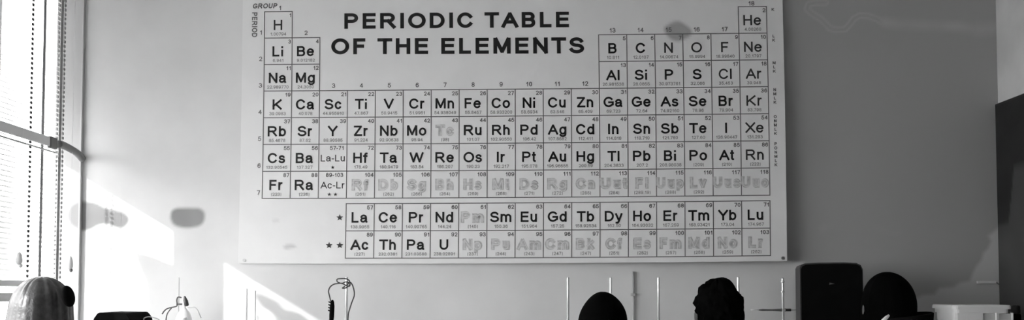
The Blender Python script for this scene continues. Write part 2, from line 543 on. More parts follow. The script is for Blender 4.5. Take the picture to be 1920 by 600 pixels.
UL, VT, UR, VB = -.80, -.66, 18.58, 9.40
poster = thing('poster', 'large white periodic table of the elements wall chart', 'poster', tuple(Vector(uvP(9, 4, 0)) ))
nu, nv = 240, 130
uu, vv = np.meshgrid(np.linspace(UL, UR, nu), np.linspace(VT, VB, nv))
front = uvP(uu.ravel(), vv.ravel()); back = uvP(uu.ravel(), vv.ravel(), -.003)
i = np.arange((nv - 1) * nu).reshape(nv - 1, nu)[:, :-1].ravel()
N = nu * nv
f1 = np.stack([i, i + nu, i + nu + 1, i + 1], 1)
rim = list(range(nu)) + [k * nu + nu - 1 for k in range(1, nv)] + [(nv - 1) * nu + k for k in range(nu - 2, -1, -1)] + [k * nu for k in range(nv - 2, 0, -1)]
f3 = [(rim[k], rim[(k + 1) % len(rim)], rim[(k + 1) % len(rim)] + N, rim[k] + N) for k in range(len(rim))]
me = bpy.data.meshes.new('sheet')
me.from_pydata(np.concatenate([front, back]).tolist(), [], f1.tolist() + (f1[:, ::-1] + N).tolist() + f3)
px, py = uv2px(uu.ravel(), vv.ravel())
NB = smooth_closed([(1245, 54), (1257, 44), (1271, 40), (1286, 47), (1297, 58), (1291, 69), (1272, 77), (1255, 71)])
st = .75 * soft_poly(px, py, NB, 7)
st = np.maximum(st, .42 * soft_poly(px, py, smooth_closed([(532, 463), (536, 459), (545, 458), (554, 460), (553, 464), (543, 466), (535, 467)]), 4))
st = np.maximum(st, .15 * soft_poly(px, py, smooth_closed([(511, 412), (522, 410), (523, 416), (512, 417)]), 4))
set_attr(me, 'stain', np.concatenate([st, st])); set_attr(me, 'patch', np.zeros(2 * N))
me.validate()


def poster_child(name, me, m, smooth=False):
    o = obj(name, me, m, poster, smooth)
    o.matrix_parent_inverse = Matrix.Translation(poster.location).inverted()
    return o


bmx = bmesh.new(); bmx.from_mesh(me)
poster_child('sheet', bmx, 'paper')

# --- lettering
def _arc(cx, cy, rx, ry, a0, a1):
    n = max(3, int(abs(a1 - a0) / 11) + 1)
    return [(cx + rx * math.cos(math.radians(a0 + (a1 - a0) * i / n)), cy + ry * math.sin(math.radians(a0 + (a1 - a0) * i / n))) for i in range(n + 1)]


def _ell(cx, cy, rx, ry):
    return _arc(cx, cy, rx, ry, 0, 360)


X_ = .73
# plain grotesque letters as pen strokes in a unit box: ink width, side bearing, strokes
GL = {
 'A': (.94, .03, [[(0, 0), (.5, 1), (1, 0)], [(.2, .33), (.8, .33)]]),
 'B': (.76, .09, [[(0, 0), (0, 1), (.60, 1)] + _arc(.60, .765, .34, .235, 90, -90) + [(0, .53)], [(.55, .53)] + _arc(.63, .265, .37, .265, 90, -90) + [(0, 0)]]),
 'C': (.90, .06, [_arc(.51, .5, .51, .5, 36, 324)]),
 'D': (.84, .09, [[(0, 0), (0, 1), (.42, 1)] + _arc(.42, .5, .58, .5, 90, -90) + [(0, 0)]]),
 'E': (.73, .09, [[(1, 1), (0, 1), (0, 0), (1, 0)], [(0, .53), (.93, .53)]]),
 'F': (.67, .09, [[(1, 1), (0, 1), (0, 0)], [(0, .51), (.86, .51)]]),
 'G': (.95, .06, [_arc(.5, .5, .5, .5, 42, 318) + [(1, .20), (1, .46), (.56, .46)]]),
 'H': (.80, .09, [[(0, 0), (0, 1)], [(1, 0), (1, 1)], [(0, .53), (1, .53)]]),
 'I': (.15, .10, [[(.5, 0), (.5, 1)]]),
 'K': (.86, .09, [[(0, 0), (0, 1)], [(.97, 1), (0, .33)], [(.30, .54), (1, 0)]]),
 'L': (.65, .09, [[(0, 1), (0, 0), (1, 0)]]),
 'M': (.95, .09, [[(0, 0), (0, 1)], [(0.05, 1), (.5, .04), (.95, 1)], [(1, 1), (1, 0)]]),
 'N': (.80, .09, [[(0, 0), (0, 1)], [(0.02, 1), (.98, 0)], [(1, 0), (1, 1)]]),
 'O': (.99, .06, [_ell(.5, .5, .5, .5)]),
 'P': (.78, .09, [[(0, 0), (0, 1), (.58, 1)] + _arc(.58, .735, .42, .265, 90, -90) + [(0, .47)]]),
 'R': (.87, .09, [[(0, 0), (0, 1), (.60, 1)] + _arc(.60, .745, .34, .255, 90, -90) + [(0, .49)], [(.52, .49), (1, 0)]]),
 'S': (.82, .06, [_arc(.49, .755, .45, .245, 22, 270) + _arc(.5, .255, .5, .255, 90, -160)]),
 'T': (.82, .03, [[(0, 1), (1, 1)], [(.5, 1), (.5, 0)]]),
 'U': (.80, .09, [[(0, 1), (0, .37)] + _arc(.5, .37, .5, .37, 180, 360) + [(1, 1)]]),
 'V': (.92, .02, [[(0, 1), (.5, 0), (1, 1)]]),
 'W': (1.30, .02, [[(0, 1), (.25, 0), (.5, 1), (.75, 0), (1, 1)]]),
 'X': (.90, .02, [[(0, 1), (1, 0)], [(0, 0), (1, 1)]]),
 'Y': (.90, .02, [[(0, 1), (.5, .44), (1, 1)], [(.5, .44), (.5, 0)]]),
 'Z': (.80, .04, [[(0.02, 1), (.96, 1), (.02, 0), (1, 0)]]),
 'a': (.67, .06, [_arc(.46, .50, .44, .23, 168, 0) + [(.90, .12), (1, 0)], [(.90, .43), (.40, .385)] + _arc(.33, .195, .33, .19, 90, 270) + [(.50, .015), (.76, .09), (.90, .25)]]),
 'b': (.66, .08, [[(0, 1), (0, 0)], _ell(.5, .365, .5, .365)]),
 'c': (.64, .06, [_arc(.51, .365, .51, .365, 38, 322)]),
 'd': (.66, .07, [[(1, 1), (1, 0)], _ell(.5, .365, .5, .365)]),
 'e': (.69, .06, [[(.03, .39), (1, .39)] + _arc(.5, .365, .5, .365, 4, 320)]),
 'f': (.42, .03, [[(.42, 0), (.42, .78)] + _arc(.80, .78, .38, .22, 180, 95) + [(1, .995)], [(0, .70), (.95, .70)]]),
 'g': (.66, .07, [_ell(.5, .365, .5, .365), [(1, .73), (1, -.04)] + _arc(.5, -.04, .5, .24, 0, -155)]),
 'h': (.60, .08, [[(0, 1), (0, 0)], [(0, .38)] + _arc(.5, .42, .5, .31, 172, 0) + [(1, 0)]]),
 'i': (.14, .08, [[(.5, 0), (.5, .60)], [(.5, .99), (.5, 1.0)]]),
 'k': (.62, .08, [[(0, 1), (0, 0)], [(.92, .73), (0, .25)], [(.34, .45), (1, 0)]]),
 'l': (.14, .08, [[(.5, 0), (.5, 1)]]),
 'm': (1.0, .08, [[(0, .73), (0, 0)], [(0, .42)] + _arc(.25, .46, .25, .27, 172, 0) + [(.5, 0)], [(.5, .42)] + _arc(.75, .46, .25, .27, 172, 0) + [(1, 0)]]),
 'n': (.60, .08, [[(0, .73), (0, 0)], [(0, .38)] + _arc(.5, .42, .5, .31, 172, 0) + [(1, 0)]]),
 'o': (.69, .06, [_ell(.5, .365, .5, .365)]),
 'p': (.66, .08, [[(0, .73), (0, -.27)], _ell(.5, .365, .5, .365)]),
 'r': (.40, .07, [[(0, .73), (0, 0)], [(0, .36)] + _arc(.82, .36, .82, .36, 175, 82)]),
 's': (.61, .05, [_arc(.49, .55, .44, .18, 24, 270) + _arc(.5, .185, .5, .185, 90, -158)]),
 't': (.36, .03, [[(.45, .95), (.45, .17)] + _arc(.88, .17, .43, .17, 180, 265) + [(1, 0)], [(0, .71), (1, .71)]]),
 'u': (.60, .08, [[(0, .73), (0, .31)] + _arc(.5, .31, .5, .31, 180, 352), [(1, .73), (1, 0)]]),
 'v': (.66, .02, [[(0, .73), (.5, 0), (1, .73)]]),
 'y': (.68, .02, [[(0, .73), (.52, .0)], [(1, .73), (.48, -.12), (.33, -.26), (.08, -.26)]]),
 '0': (.66, .06, [_ell(.5, .5, .5, .5)]),
 '1': (.36, .14, [[(0, .70), (.4, .80), (1, 1), (1, 0)]]),
 '2': (.66, .06, [_arc(.49, .71, .47, .29, 168, -38) + [(.02, 0), (1, 0)]]),
 '3': (.66, .06, [_arc(.47, .75, .43, .25, 158, -90), _arc(.48, .265, .52, .265, 90, -162)]),
 '4': (.70, .04, [[(.74, 0), (.74, 1), (0, .28), (1, .28)]]),
 '5': (.66, .06, [[(.92, 1), (.18, 1), (.07, .47)] + _arc(.48, .325, .52, .325, 142, -160)]),
 '6': (.66, .06, [_ell(.5, .315, .5, .315), _arc(.54, .5, .54, .5, 42, 180) + [(0, .315)]]),
 '7': (.64, .06, [[(0, 1), (1, 1), (.36, 0)]]),
 '8': (.66, .06, [_ell(.5, .76, .43, .24), _ell(.5, .26, .5, .26)]),
 '9': (.66, .06, [_ell(.5, .685, .5, .315), _arc(.46, .5, .54, .5, -138, 0) + [(1, .685)]]),
 '(': (.26, .07, [_arc(1.1, .40, 1.1, .66, 128, 232)]),
 ')': (.26, .07, [_arc(-.1, .40, 1.1, .66, 52, -52)]),
 '.': (.14, .09, [[(.5, 0), (.5, .02)]]),
 '-': (.36, .06, [[(0, .36), (1, .36)]]),
 ' ': (.34, .03, []),
}
_cache = {}


def stroke(P, h, V, Fs):
    """one pen stroke with mitred corners and square ends"""
    Q = [Vector(p) for p in P]
    Q = [q for i, q in enumerate(Q) if i == 0 or (q - Q[i - 1]).length > 1e-5]
    closed = len(Q) > 4 and (Q[0] - Q[-1]).length < 1e-4
    if closed: Q = Q[:-1]
    n = len(Q)
    if not closed:
        Q[0] = Q[0] - (Q[1] - Q[0]).normalized() * h * .98; Q[-1] = Q[-1] + (Q[-1] - Q[-2]).normalized() * h * .98
    b = len(V); rows = []
    for i in range(n):
        d0 = (Q[i] - Q[i - 1]).normalized() if (i > 0 or closed) else None
        d1 = (Q[(i + 1) % n] - Q[i]).normalized() if (i < n - 1 or closed) else None
        d0 = d0 or d1; d1 = d1 or d0
        n0 = Vector((-d0.y, d0.x)); n1 = Vector((-d1.y, d1.x)); c = n0.dot(n1)
        if c < -.45:                                # sharp turn: start a fresh pair so that the corner is cut off flat
            rows.append((Q[i] + n0 * h + d0 * h * .6, Q[i] - n0 * h + d0 * h * .6)); rows.append(None)
            rows.append((Q[i] + n1 * h - d1 * h * .6, Q[i] - n1 * h - d1 * h * .6))
        else:
            m = (n0 + n1) / (1 + c); rows.append((Q[i] + m * h, Q[i] - m * h))
    if closed: rows.append(rows[0])
    prev = None
    for r in rows:
        if r is None: prev = None; continue
        V.append(tuple(r[0])); V.append(tuple(r[1])); k = len(V) - 2
        if prev is not None: Fs.append((prev + 1, k + 1, k, prev))
        prev = k


def glyphs(s, w=.15, space=0.0):
    """text as strokes of weight w; capitals are 1 high"""
    k = (s, w, space)
    if k not in _cache:
        V, Fs = [], []; x = 0.0
        for ch in s:
            W, sb, st = GL[ch]
            x += sb
            W = max(W, w)
            for P in st:
                stroke([(x + p[0] * (W - w) + w / 2 if W > w + 1e-6 else x + w / 2, p[1] * (1 - w) + w / 2) for p in P], w / 2, V, Fs)
            x += W + sb + space
        _cache[k] = (np.array(V).reshape(-1, 2), Fs)
    return _cache[k]


class Ink:
    def __init__(s, off): s.v = []; s.f = []; s.n = 0; s.off = off
    def add(s, uv, faces):
        P = uvP(uv[:, 0], uv[:, 1], s.off)
        s.v.append(P); s.f += [tuple(j + s.n for j in f) for f in faces]; s.n += len(P)
    def text(s, t, cu, base_v, cap, off=.15, align='c', sx=1.0, space=0.0, rot=False, width=None, slant=0.0):
        V, Fs = glyphs(t, off, space)
        k = cap
        x0, x1 = V[:, 0].min(), V[:, 0].max()
        if width is not None: sx = width / ((x1 - x0) * k)
        X = (V[:, 0] - {'c': (x0 + x1) / 2, 'l': x0, 'r': x1}[align]) * k * sx + slant * V[:, 1] * k
        Yv = V[:, 1] * k
        if rot: uv = np.stack([cu + Yv, base_v + X], 1)          # reads downwards
        else: uv = np.stack([cu + X, base_v - Yv], 1)
        if rot: uv[:, 0] = cu + Yv
        s.add(uv, Fs)
    def rect(s, u0, u1, v0, v1, n=1, horiz=True):
        for i in range(n):
            if horiz: a, b, c, d = u0 + (u1 - u0) * i / n, u0 + (u1 - u0) * (i + 1) / n, v0, v1
            else: a, b, c, d = u0, u1, v0 + (v1 - v0) * i / n, v0 + (v1 - v0) * (i + 1) / n
            s.add(np.array([(a, d), (b, d), (b, c), (a, c)]), [(0, 1, 2, 3)])
    def star(s, u, v, r):
        pts = [(u, v)] + [(u + (r if k % 2 == 0 else r * .42) * math.sin(math.pi * k / 5), v - (r if k % 2 == 0 else r * .42) * math.cos(math.pi * k / 5)) for k in range(10)]
        s.add(np.array(pts), [(0, 1 + (k + 1) % 10, 1 + k) for k in range(10)])
    def build(s, name, m):
        me = bpy.data.meshes.new(name); me.from_pydata(np.concatenate(s.v).tolist(), [], s.f)
        o = obj(name, me, m, poster); o.matrix_parent_inverse = Matrix.Translation(poster.location).inverted()
        return o


sym, gas, outl, outin, lines, nums, mass, heads = Ink(.0012), Ink(.0012), Ink(.0009), Ink(.0013), Ink(.0007), Ink(.0012), Ink(.0012), Ink(.0012)
title, heads2, stars = [], [], []

SYM = ('H He Li Be B C N O F Ne Na Mg Al Si P S Cl Ar K Ca Sc Ti V Cr Mn Fe Co Ni Cu Zn Ga Ge As Se Br Kr Rb Sr Y Zr Nb Mo Tc Ru Rh Pd Ag Cd In Sn Sb Te I Xe '
       'Cs Ba La Ce Pr Nd Pm Sm Eu Gd Tb Dy Ho Er Tm Yb Lu Hf Ta W Re Os Ir Pt Au Hg Tl Pb Bi Po At Rn Fr Ra Ac Th Pa U Np Pu Am Cm Bk Cf Es Fm Md No Lr '
       'Rf Db Sg Bh Hs Mt Ds Rg Cn Uut Fl Uup Lv Uus Uuo').split()
MASS = ('1.00794 4.00260 6.941 9.012182 10.811 12.0107 14.00674 15.9994 18.99840 20.1797 22.989770 24.3050 26.981538 28.0855 30.973761 32.066 35.453 39.948 39.0983 40.078 44.955910 47.867 50.9415 51.9961 54.938049 55.8457 58.933200 58.6934 63.546 65.409 69.723 72.64 74.92160 78.96 79.904 83.798 85.4678 87.62 88.90585 91.224 92.90638 95.94 (98) 101.07 102.90550 106.42 107.8682 112.411 114.818 118.710 121.760 127.60 126.90447 131.293 '
        '132.90545 137.327 138.9055 140.116 140.90765 144.24 (145) 150.36 151.964 157.25 158.92534 162.50 164.93032 167.259 168.93421 173.04 174.967 178.49 180.9479 183.84 186.207 190.23 192.217 195.078 196.96655 200.59 204.3833 207.2 208.98038 (209) (210) (222) (223) (226) (227) 232.0381 231.03588 238.02891 (237) (244) (243) (247) (247) (251) (252) (257) (258) (259) (262) '
        '(261) (262) (266) (264) (269) (268) (271) (272) (285) (284) (289.19) (288) (292) _ _').split()
GAS = set('H He N O F Ne Cl Ar Kr Xe Rn'.split())
OUT = set(['Tc', 'Pm'] + SYM[92:])
cells = {}
z = 0
for z in range(1, 119):
    if z == 1: c = (0, 0)
    elif z == 2: c = (17, 0)
    elif z <= 4: c = (z - 3, 1)
    elif z <= 10: c = (z + 7, 1)
    elif z <= 12: c = (z - 11, 2)
    elif z <= 18: c = (z - 1, 2)
    elif z <= 36: c = (z - 19, 3)
    elif z <= 54: c = (z - 37, 4)
    elif z <= 56: c = (z - 55, 5)
    elif z <= 71: c = (z - 57 + 3, 7.2)
    elif z <= 86: c = (z - 69, 5)
    elif z <= 88: c = (z - 87, 6)
    elif z <= 103: c = (z - 89 + 3, 8.2)
    else: c = (z - 101, 6)
    cells[z] = c
boxes = list(cells.values()) + [(2, 5), (2, 6)]
hs, vs = set(), set()
for u, v in boxes:
    hs |= {(u, round(v, 2)), (u, round(v + 1, 2))}; vs |= {(u, round(v, 2)), (u + 1, round(v, 2))}
LW = .0165
for u, v in hs: lines.rect(u - LW, u + 1 + LW, v - LW, v + LW, 4, True)
for u, v in vs: lines.rect(u - LW, u + LW, v, v + 1, 4, False)
for z, (u, v) in cells.items():
    s = SYM[z - 1]
    nums.text(str(z), u + .96, v + .215, .150, .17, 'r', sx=1.0)
    if MASS[z - 1] != '_': mass.text(MASS[z - 1], u + .5, v + .91, .120, .16, 'c', sx=1.0)
    cu = u + .485
    cap = .385
    base = v + .70
    if s in OUT:
        w = .98 if len(s) == 3 else None
        k = .30
        outl.text(s, cu, base + .02, cap + .04, k, width=w); outin.text(s, cu, base - .01, cap - .02, .07, width=None if w is None else w * .93)
    elif s in GAS: gas.text(s, cu, base, cap, .155)
    else: sym.text(s, cu, base, cap, .178)
for (t, n, v, k) in (('La-Lu', '57-71', 5, 1), ('Ac-Lr', '89-103', 6, 2)):
    heads.text(t, 2.5, v + .64, .25, .14, width=.86); nums.text(n, 2.88, v + .215, .150, .17, 'r')
    for j in range(k): heads.star(2.5 + (j - (k - 1) / 2) * .22, v + .86, .075)
for g in range(3, 13): heads_v = nums.text(str(g), g - .5, 2.90, .17, .16)
for g, v in ((2, .90), (13, .92), (14, .92), (15, .92), (16, .92), (17, .92)): nums.text(str(g), g - .5, v, .17, .16)
nums.text('1', *px2uv(525, 19), .17, .16); nums.text('18', *px2uv(1409, 10.5), .17, .16)
for p in range(7): nums.text(str(p + 1), -.13, p + .87, .17, .15)
u0, v0 = px2uv(473.5, 16); u1, _ = px2uv(519, 16)
heads2.append(Ink(.0012)); heads2[-1].text('GROUP', u0, v0, .19, .20, 'l', width=u1 - u0, slant=.15)
u0, v0 = px2uv(472.5, 46.5)
V, Fs = glyphs('PERIOD', .19)
kx_ = .19; w = V[:, 0].max() - V[:, 0].min()
uv = np.stack([u0 + V[:, 1] * kx_, v0 + (V[:, 0] - V[:, 0].min() - w / 2) / w * .94], 1)
uvr = uv.copy(); uvr[:, 0] = u0 + .19 - (uv[:, 0] - u0); uvr[:, 0] = u0 + (V[:, 1].max() - V[:, 1]) * kx_ * 0 + V[:, 1] * kx_
heads2.append(Ink(.0012)); heads2[-1].add(uvr, Fs)
for row, let in enumerate(['K', 'LK', 'MLK', 'NMLK', 'ONMLK', 'PONMLK']):
    for j, ch in enumerate(let):
        nums.text(ch, 18.23, row + .17 + .155 * j, .11, .22)
for (px_, py_) in ((637, 408), (617, 460), (637, 460)):
    stars.append(Ink(.0012)); stars[-1].star(*px2uv(px_, py_), .13)
for t, xa, xb, ya, yb, yr in (('PERIODIC TABLE', 645.5, 1067, 25, 54, 51), ('OF THE ELEMENTS', 621, 1095.5, 72, 102, 100)):
    ua, va = px2uv(xa, yb); ub, vb = px2uv(xb, yr); _, vt = px2uv(xa, ya)
    V, Fs = glyphs(t, .208, .07)
    xa_, xb_ = V[:, 0].min(), V[:, 0].max()
    pos = 0.0
    for word in t.split(' '):
        V, Fs = glyphs(word, .208, .07)
        x = (V[:, 0] + pos - xa_) / (xb_ - xa_)
        uv = np.stack([ua + x * (ub - ua), va + x * (vb - va) - V[:, 1] * (va - vt)], 1)
        title.append(Ink(.0012)); title[-1].add(uv, Fs)
        for ch in word + ' ': pos += max(GL[ch][0], .208) + 2 * GL[ch][1] + .07


def build_print(name, layers):
    """one printed layer of the sheet, several inks"""
    V, Fs, mi, n = [], [], [], 0
    for k, (ink, m) in enumerate(layers):
        for P in ink.v: V.append(P)
        Fs += [tuple(j + n for j in f) for f in ink.f]; mi += [k] * len(ink.f); n += ink.n
    me = bpy.data.meshes.new(name); me.from_pydata(np.concatenate(V).tolist(), [], Fs)
    for ink, m in layers: me.materials.append(M[m])
    me.polygons.foreach_set('material_index', mi)
    o = obj(name, me, 'ink', poster); o.matrix_parent_inverse = Matrix.Translation(poster.location).inverted()
    return o


build_print('element_table_print', [(lines, 'ink_line'), (nums, 'ink_num'), (mass, 'ink_mass'), (sym, 'ink'), (gas, 'ink_gas'), (outl, 'ink_out'), (outin, 'ink_in'), (heads, 'ink_gas')])
for w in title: w.build('title_word', 'ink')
for w in heads2: w.build('heading_word', 'ink_num')
for w in stars: w.build('star', 'ink_gas')
# screws with spacers in the corners
for px_, py_, m in ((1468, 484, 'joint'), (458, 488, 'rail'), (1463, -6, 'joint'), (462, -6, 'rail')):
    u, v = px2uv(px_, py_); P = Vector(uvP(u, v, 0))
    bm = bmesh.new()
    tube(bm, [P + Vector((0, .0, 0)), (P.x, D - .0005, P.z)], .004, 12)
    tube(bm, [P + Vector((0, -.003, 0)), P], .0075, 16)
    o = obj('screw', bm, m, poster); o.matrix_parent_inverse = Matrix.Translation(poster.location).inverted()

# ------------------------------------------------------------------ bench along the wall
BT = .795
bench = thing('lab_bench', 'long lab bench against the wall under the poster', 'bench', ((XL + XR) / 2, 3.85, 0))
bx0, bx1, by0, by1 = XL + .06, XR - .06, 3.52, D - .004
pchild(bench, 'worktop', B(bx0, bx1, by0, by1, BT - .04, BT, bev=.004), 'bench')
pchild(bench, 'back_panel', B(bx0 + .05, bx1 - .05, by1 - .06, by1 - .04, .12, BT - .04), 'benchfront')
for x in np.linspace(bx0 + .06, bx1 - .06, 5):
    for y in (by0 + .20, by1 - .1):
        pchild(bench, 'leg', B(x - .025, x + .025, y - .025, y + .025, 0, BT - .04, bev=.004), 'iron')


# ------------------------------------------------------------------ retort stands
def stand_parts(t, p, ztop, m='rod', r=.0058, bw=.07):
    x, y = p.x, p.y
    pchild(t, 'base_plate', B(x - bw, x + bw, y - .10, y + .06, BT, BT + .016, bev=.005), 'iron')
    pchild(t, 'rod', tube(bmesh.new(), [(x, y, BT + .014), (x, y, ztop - .006), (x, y, ztop - .002), (x, y, ztop)], [r, r, r * .9, r * .5], 14), m, True)


YR = 3.96
def retort(px, py, label, group=None, r=.0058, m='rod', Y=YR, bw=.07):
    p = U(px, py, Y)
    t = thing('retort_stand', label, 'lab stand', (p.x, p.y, BT), 0, group)
    stand_parts(t, p, p.z, m, r, bw)
    return t, p


retort(1065, 519.5, 'bare white retort stand rod clear of the smooth rounded head, on its window side', 'retort stands along the bench')
retort(1145, 520, 'white retort stand rod rising behind the person with smooth rounded hair', 'retort stands along the bench')
retort(1234.5, 520, 'white retort stand rod standing clear just beyond the thin grey wall conduit', 'retort stands along the bench')
retort(1384, 518.5, 'white retort stand rod tip peeking out behind the tousled black head', 'retort stands along the bench')
t, p = retort(1467.5, 520.5, 'white retort stand rod with dark horizontal clamp beside the loudspeaker', 'retort stands along the bench', Y=4.12, bw=.034)
YS = YR; YR = 4.12
q = U(1467.5, 581, YR)
bm = tube(bmesh.new(), [(U(1420, 581, YR).x, YR - .014, q.z), (U(1428, 581, YR).x, YR - .014, q.z), (U(1446, 581, YR).x, YR - .014, q.z), (U(1460, 581, YR).x, YR - .014, q.z), (U(1481, 581, YR).x, YR - .014, q.z)], [.0025, .005, .0042, .0062, .0062], 10)
tube(bm, [(U(1481, 581, YR).x, YR - .014, q.z), (U(1494, 581, YR).x, YR - .014, q.z)], .0015, 8)
pchild(t, 'clamp', bm, 'joint', True)
pchild(t, 'clamp_tip', tube(bmesh.new(), [(U(1406, 581, YR).x, YR - .014, q.z), (U(1421, 581, YR).x, YR - .014, q.z)], .003, 10), 'strip', True)
bm = bmesh.new(); box(bm, q.x - .009, q.x + .009, YR - .022, YR + .009, q.z - .009, q.z + .009, bev=.003)
pchild(t, 'boss_head', bm, 'rod')
for py_ in (528, 547):
    pchild(t, 'collar', lathe(bmesh.new(), [(.0055, -.005), (.0085, -.004), (.0085, .004), (.0055, .005)], U(1467.5, py_, YR), 16), 'rod', True)
YR = YS
t, p = retort(462, 541, 'low stand with two short pale rods in front of the sunlit wall patch', 'retort stands along the bench', r=.0055, m='white')
p = U(478, 545, YR)
pchild(t, 'rod', tube(bmesh.new(), [(p.x, YR, BT + .014), (p.x, YR, p.z)], .005, 12), 'white', True)
# grey conduit on the wall
p = U(1187, 509, D - .012)
cd = thing('cable_conduit', 'thin grey conduit running up the wall between two white rods', 'conduit', (p.x, D, BT))
pchild(cd, 'pipe', tube(bmesh.new(), [(p.x, D - .012, BT), (p.x, D - .012, p.z)], .0062, 12), 'rodgrey', True)
for zz in (BT + .15, BT + .38):
    pchild(cd, 'wall_clip', B(p.x - .011, p.x + .011, D - .020, D, zz, zz + .012, bev=.002), 'rodgrey')

# stand with the looped wire and black clip
t, p = retort(650, 519, 'white retort stand with a grey wire looped and knotted round its top', 'retort stands along the bench')
t2 = thing('wire_lead', 'grey wire looped over the retort stand top with a black clip end', 'cable', (p.x, p.y - .02, BT))
yw = YR - .018
def W(*pp, Y=None): return [U(a, b, yw if Y is None else Y) for a, b in pp]
pts = W((621, 568), (618, 556), (616, 546), (619, 538), (626, 533), (634, 531.5), (642, 531))
pchild(t2, 'lead', tube(bmesh.new(), catmull(pts, 6), .0028, 8), 'wire', True)
knot = W((642, 531), (650, 528.5), (656, 532), (654, 537), (645, 533), (636, 530), (632, 528), (632, 523.5), (640, 522.5), (650, 523), (655, 527), (654, 531), (648, 536), (642, 540), (647, 540), (655, 535), (657, 529))
knot = [k + Vector((0, -.004 * math.sin(i * 1.7), 0)) for i, k in enumerate(knot)]
pchild(t2, 'knot', tube(bmesh.new(), catmull(knot, 6), .0027, 8), 'wire', True)
pts = W((657, 529), (661, 535), (664, 546), (664, 555), (660, 566), (656, 578), (653, 590), (652, 612), (652, 660))
pchild(t2, 'lead', tube(bmesh.new(), catmull(pts, 6) + [Vector((U(652, 680, yw).x, yw, BT + .022))], .0028, 8), 'wire', True)
c0, c1 = U(623.5, 562, yw), U(621, 610, yw)
bm = tube(bmesh.new(), [c0, c0.lerp(c1, .08), c0.lerp(c1, .25), c0.lerp(c1, .6), c1], [.003, .0075, .0105, .011, .009], 14)
for i in range(4):
    pp = c0.lerp(c1, .12 + .11 * i)
    box(bm, -.012 - pp.x * 0, .0, -.003, .003, -.0025, .0025, mtx=Matrix.Translation(pp + Vector((-.006, 0, 0))) @ Matrix.Rotation(.4, 4, 'Y'))
o = pchild(t2, 'clip', bm, 'black', True); o['label'] = 'black ribbed clip'
# the clip hangs down to the bench on its own lead
pchild(t2, 'clip_lead', tube(bmesh.new(), catmull([c1, c1 + Vector((-.004, 0, -.08)), c1 + Vector((.01, 0, -.2)), Vector((c1.x + .02, yw, BT + .022))], 6), .003, 8), 'wire', True)

# stand with wires, clamp and bulb at left
t, p = retort(335.5, 520, 'thin grey retort stand holding a round white flask and bent grey wires', 'retort stands along the bench', r=.0022, m='rodgrey')
yw = YR - .012
bm = tube(bmesh.new(), catmull(W((340, 558), (334, 557), (331.5, 562), (332, 570), (331, 574), (324, 576), (314, 578.5), (308, 583), (304, 589)), 5), .0030, 8)
tube(bm, catmull(W((322, 577), (317, 583), (313, 590), (311, 602), (309, 640)), 5), .0024, 8)
pchild(t, 'bent_wire', bm, 'wire', True)
bm = tube(bmesh.new(), catmull(W((352, 577), (358, 577), (365, 576), (370, 581), (373, 587), (377, 596)), 5), .0022, 8)
o = pchild(t, 'bent_wire', bm, 'rodgrey', True)
a, b = U(346, 555, yw), U(350, 574, yw)
pchild(t, 'clamp_knob', tube(bmesh.new(), [a, a.lerp(b, .2), a.lerp(b, .5), a.lerp(b, .9), b], [.003, .0065, .0105, .0105, .007], 12), 'iron', True)
pc = U(345, 588, yw)
pchild(t, 'flask', lathe(bmesh.new(), [(.007, .055), (.008, .04), (.008, .025), (.014, .018), (.026, .002), (.034, -.02), (.037, -.045), (.033, -.072), (.02, -.09), (.008, -.095)], pc, 24), 'bulb', True)
pchild(t, 'clamp_arm', tube(bmesh.new(), [(p.x - .008, YR, pc.z + .042), (pc.x, yw, pc.z + .042)], .004, 8), 'iron', True)
pk = U(346, 596.5, yw - .034)
pchild(t, 'flask_mark', ellipsoid(bmesh.new(), pk, (.010, .006, .006)), 'rail', True)

# ------------------------------------------------------------------ black box at left with its cable
pl, pr = U(196, 588, 3.68), U(257, 588, 3.68)
cx = (pl.x + pr.x) / 2; zt = U(226, 585, 3.68).z
bb = thing('equipment_box', 'black equipment box with sloping sides and flat top near the window', 'box', (cx, 3.68, BT))
hw = (pr.x - pl.x) / 2
bm = bmesh.new()
prof = [(-hw * 1.30, BT), (-hw * 1.26, zt - .05), (-hw * 1.08, zt - .022), (-hw * .90, zt - .003), (-hw * .82, zt), (hw * .78, zt - .002), (hw * .88, zt - .006), (hw * 1.08, zt - .025), (hw * 1.24, zt - .06), (hw * 1.28, BT)]
A_ = [bm.verts.new((cx + x, 3.60, z)) for x, z in prof]; B_ = [bm.verts.new((cx + x, 3.82, z)) for x, z in prof]
for i in range(len(prof)):
    j = (i + 1) % len(prof); bm.faces.new((A_[i], A_[j], B_[j], B_[i]))
bm.faces.new(A_[::-1]); bm.faces.new(B_)
bmesh.ops.bevel(bm, geom=list(bm.edges), offset=.003, segments=2, affect='EDGES')
pchild(bb, 'case', bm, 'black')
pchild(bb, 'front_panel', B(cx - hw * .8, cx + hw * .8, 3.594, 3.601, BT + .05, zt - .07, bev=.003), 'black')
pts = [Vector((cx + hw * 1.2, 3.72, U(262, 604, 3.72).z))] + W((270, 597), (279, 594), (290, 596), (300, 602), (308, 625), Y=3.72)
pts.append(Vector((U(312, 640, 3.72).x, 3.72, BT + .004)))
pchild(bb, 'cable', tube(bmesh.new(), catmull(pts, 6), .0022, 8), 'rodgrey', True)

